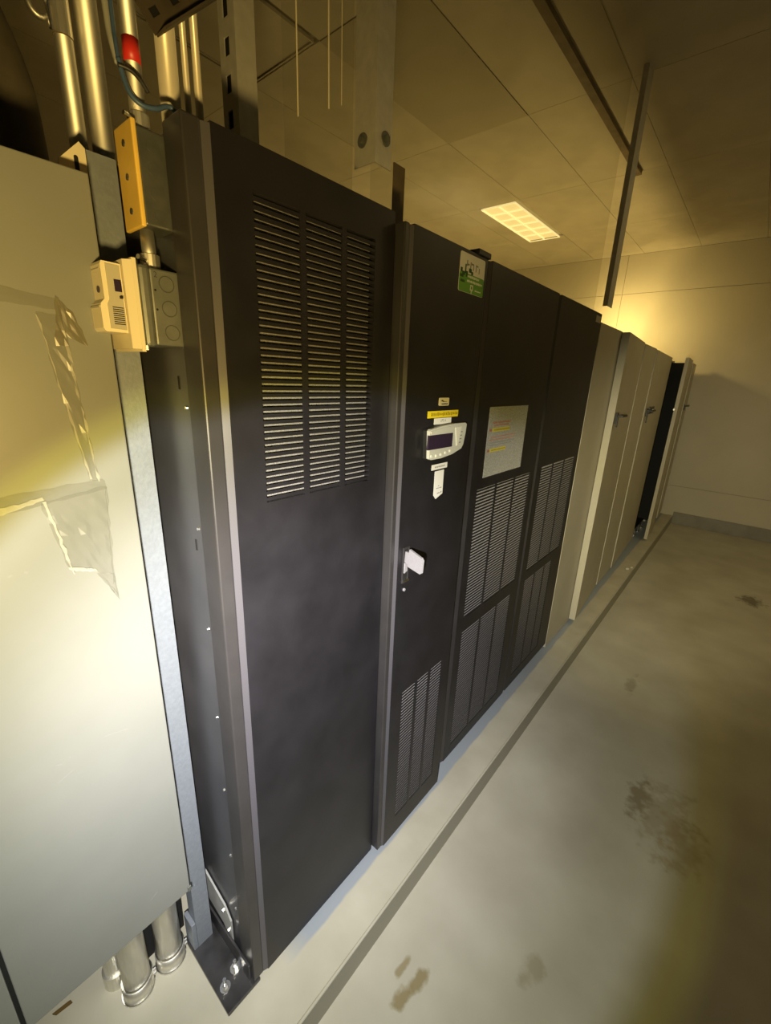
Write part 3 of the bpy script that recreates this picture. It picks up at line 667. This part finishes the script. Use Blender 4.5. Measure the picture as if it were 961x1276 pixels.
obj('sheath', tube(B(), [(-.082, .3305, 3.33), (-.082, .3305, 2.30), (-.082, .330, 2.13), (-.078, .329, 2.10), (-.075, .329, 2.078)], .0030, 10), 'bluecable', gc, smooth=True)
obj('cable_tie', tube(B(), [(-.074, .327, 2.071), (-.070, .342, 2.070), (-.072, .356, 2.064), (-.076, .3665, 2.056)], .0030, 8), 'blackplastic', gc, smooth=True)
# dark lagged duct in the corner behind the conduits
du = tube(B(), [(-.62, .14, 3.30), (-.62, .17, 2.75), (-.62, .26, 2.42), (-.60, .31, 2.25), (-.60, .325, 2.12), (-.60, .328, 1.75)], .046, 20, 8)
tag(obj('lagged_duct', du, 'duct', loc=(-.6, .328, 1.75), smooth=True), 'dark lagged duct curving down behind the leftmost conduits', 'duct')

# ------------------------------------------------------------------ hanging steelwork above the row
def slotted_face_y(bm, x0, x1, y, zs, half): pass
sp = thing('slotted_post', 'slotted steel post standing on the first black cabinet', 'post', (-.32, .69, 2.02))
bm = holed(B(), 0, .003, -.362, -.300, 2.0165, ZC, [(-.344, -.324, 2.06 + k * .0655, 2.06 + k * .0655 + .034) for k in range(19)])
for v in bm.verts: v.co = Vector((v.co.y, .666 + v.co.x, v.co.z))
obj('slotted_face', bm, 'upsteel', sp, 'face with oval slots')
obj('plain_face', bx(-.3028, -.300, .6692, .716, 2.0165, ZC), 'upsteel', sp)
obj('slot_backing', bx(-.362, -.303, .672, .674, 2.0165, ZC), 'cavity', sp)
br = thing('slotted_brace', 'dark slotted steel brace slanting across the thin bright rods at the top', 'brace', (-.09, .375, 2.14))
def slant(bm):
    bmesh.ops.rotate(bm, verts=bm.verts, cent=(0, 0, 0), matrix=Matrix.Rotation(math.radians(43), 3, 'X'))
    bmesh.ops.translate(bm, verts=bm.verts, vec=(-.098, .384, 2.160)); return bm
obj('web', slant(holed(B(), -.003, 0, .0, 1.68, -.020, .020, [(.012 + k * .044, .012 + k * .044 + .017, -.005, .005) for k in range(37)])), 'darkrail', br)
obj('web_backing', slant(bx(-.0075, -.0045, .004, 1.676, -.018, .018)), 'cavity', br)
obj('flange', slant(bx(0, .030, .0, 1.68, -.023, -.020)), 'darkrail', br)
def angle(label, y, yw, z0, xf):
    t = thing('hanging_angle', label, 'steel angle', (-.165, y, z0), 'steel angles hung from the ceiling')
    obj('front_flange', bx(xf, -.1295, y, y + .003, z0, ZC), 'upsteel', t)
    obj('side_flange', bx(-.133, -.130, y + .003, y + yw, z0, ZC), 'upsteel', t)
    return t
a1 = angle('nearest steel angle hanging from the ceiling, two bolts at its foot', .929, .061, 2.169, -.200)
def bolt(par, p, d, r=.0075):
    p = Vector(p); d = Vector(d)
    b = obj('bolt', cyl(B(), p, p + d * .010, r, 6), 'boxsteel', par)
    obj('washer', cyl(B(), p, p + d * .0025, r * 2.1, 20), 'boxsteel', b)
bolt(a1, (-.172, .929, 2.222), (0, -1, 0)); bolt(a1, (-.130, .966, 2.228), (1, 0, 0))
angle('far steel angle hanging from the ceiling, above the last black cabinet', 3.091, .105, 2.142, -.158)
tag(obj('dark_band_strip', bx(-.203, -.199, 1.085, 1.134, 2.015, 2.236), 'rail', loc=(-.2, 1.11, 2.015)), 'short brown strip added as a dark band behind the nearest hanging angle', 'strip')  # strip added to give a dark band beside the angle
cs = thing('clear_screen', 'clear plastic screen between the slotted post and the nearest hanging angle', 'screen', (-.205, .82, 2.02))
obj('sheet', bx(-.208, -.206, .717, .928, 2.02, ZC - .001), 'clear', cs)
for (y, z0, r) in ((.753, 2.212, .0016), (.845, 2.262, .0018), (.886, 2.285, .0009)):
    obj('reflection_streak', cyl(B(), (-.2035, y, z0), (-.2035, y, ZC - .002), r, 10), 'streak', cs, 'bright upright reflection on the clear screen, modelled as a rod')  # pale rods stand in for reflection streaks in the sheet
c_2 = thing('clear_screen', 'long clear plastic screen between the two hanging angles', 'screen', (-.205, 2.0, 2.02))
obj('sheet', bx(-.208, -.206, .998, 3.09, 2.02, ZC - .03), 'clear', c_2)

# ------------------------------------------------------------------ ceiling lights
cl = thing('ceiling_light', 'narrow lit ceiling light with two rows of cells, far behind the cabinets', 'ceiling light', (-1.69, 5.09, ZC))
obj('frame', holed(B(), 0, .012, -1.872, -1.505, 4.455, 5.70, [(-1.86, -1.517, 4.467, 5.688)]), 'lampgrid', cl)
o = cl.children[0]
for v in o.data.vertices:
    p = v.co + ORG[cl.name]; v.co = Vector((p.y, p.z, ZC - .006 + p.x)) - ORG[cl.name]
obj('diffuser', bx(-1.86, -1.517, 4.467, 5.688, ZC + .006, ZC + .012), 'lamp', cl, 'glowing diffuser')
obj('louvre_rib', bx(-1.694, -1.683, 4.467, 5.688, ZC - .006, ZC + .005), 'lampgrid', cl)
r0 = obj('cross_rib', bx(-1.86, -1.517, 4.66, 4.672, ZC - .006, ZC + .005), 'lampgrid', cl)
for k in range(1, 5): again(r0, 0, k * .2035, 0)
c0 = thing('ceiling_light', 'unlit ceiling light seen through the clear screen at the top of the photo', 'ceiling light', (-1.755, 1.3, ZC))
obj('frame', holed(B(), 0, .016, -2.03, -1.47, .69, 1.90, [(-2.022, -1.478, .698, 1.892)]), 'tile', c0)
o = c0.children[0]
for v in o.data.vertices:
    p = v.co + ORG[c0.name]; v.co = Vector((p.y, p.z, ZC - .010 + p.x)) - ORG[c0.name]
obj('diffuser', bx(-2.022, -1.478, .698, 1.892, ZC - .004, ZC + .004), 'tile', c0)

# ------------------------------------------------------------------ litter
for (x, y, r, lab) in ((.108, 4.40, .018, 'white crumb on the kerb by the wide cream cabinet, the nearer one'), (.130, 4.47, .013, 'white crumb on the kerb by the wide cream cabinet, the farther one')):
    bm = B(); bmesh.ops.create_icosphere(bm, subdivisions=1, radius=r, matrix=Matrix.Translation((x, y, r * .5)) @ Matrix.Diagonal((1, 1.4, .5, 1)))
    tag(obj('paper_scrap', bm, 'debris', loc=(x, y, 0)), lab, 'litter', 'litter on the kerb')
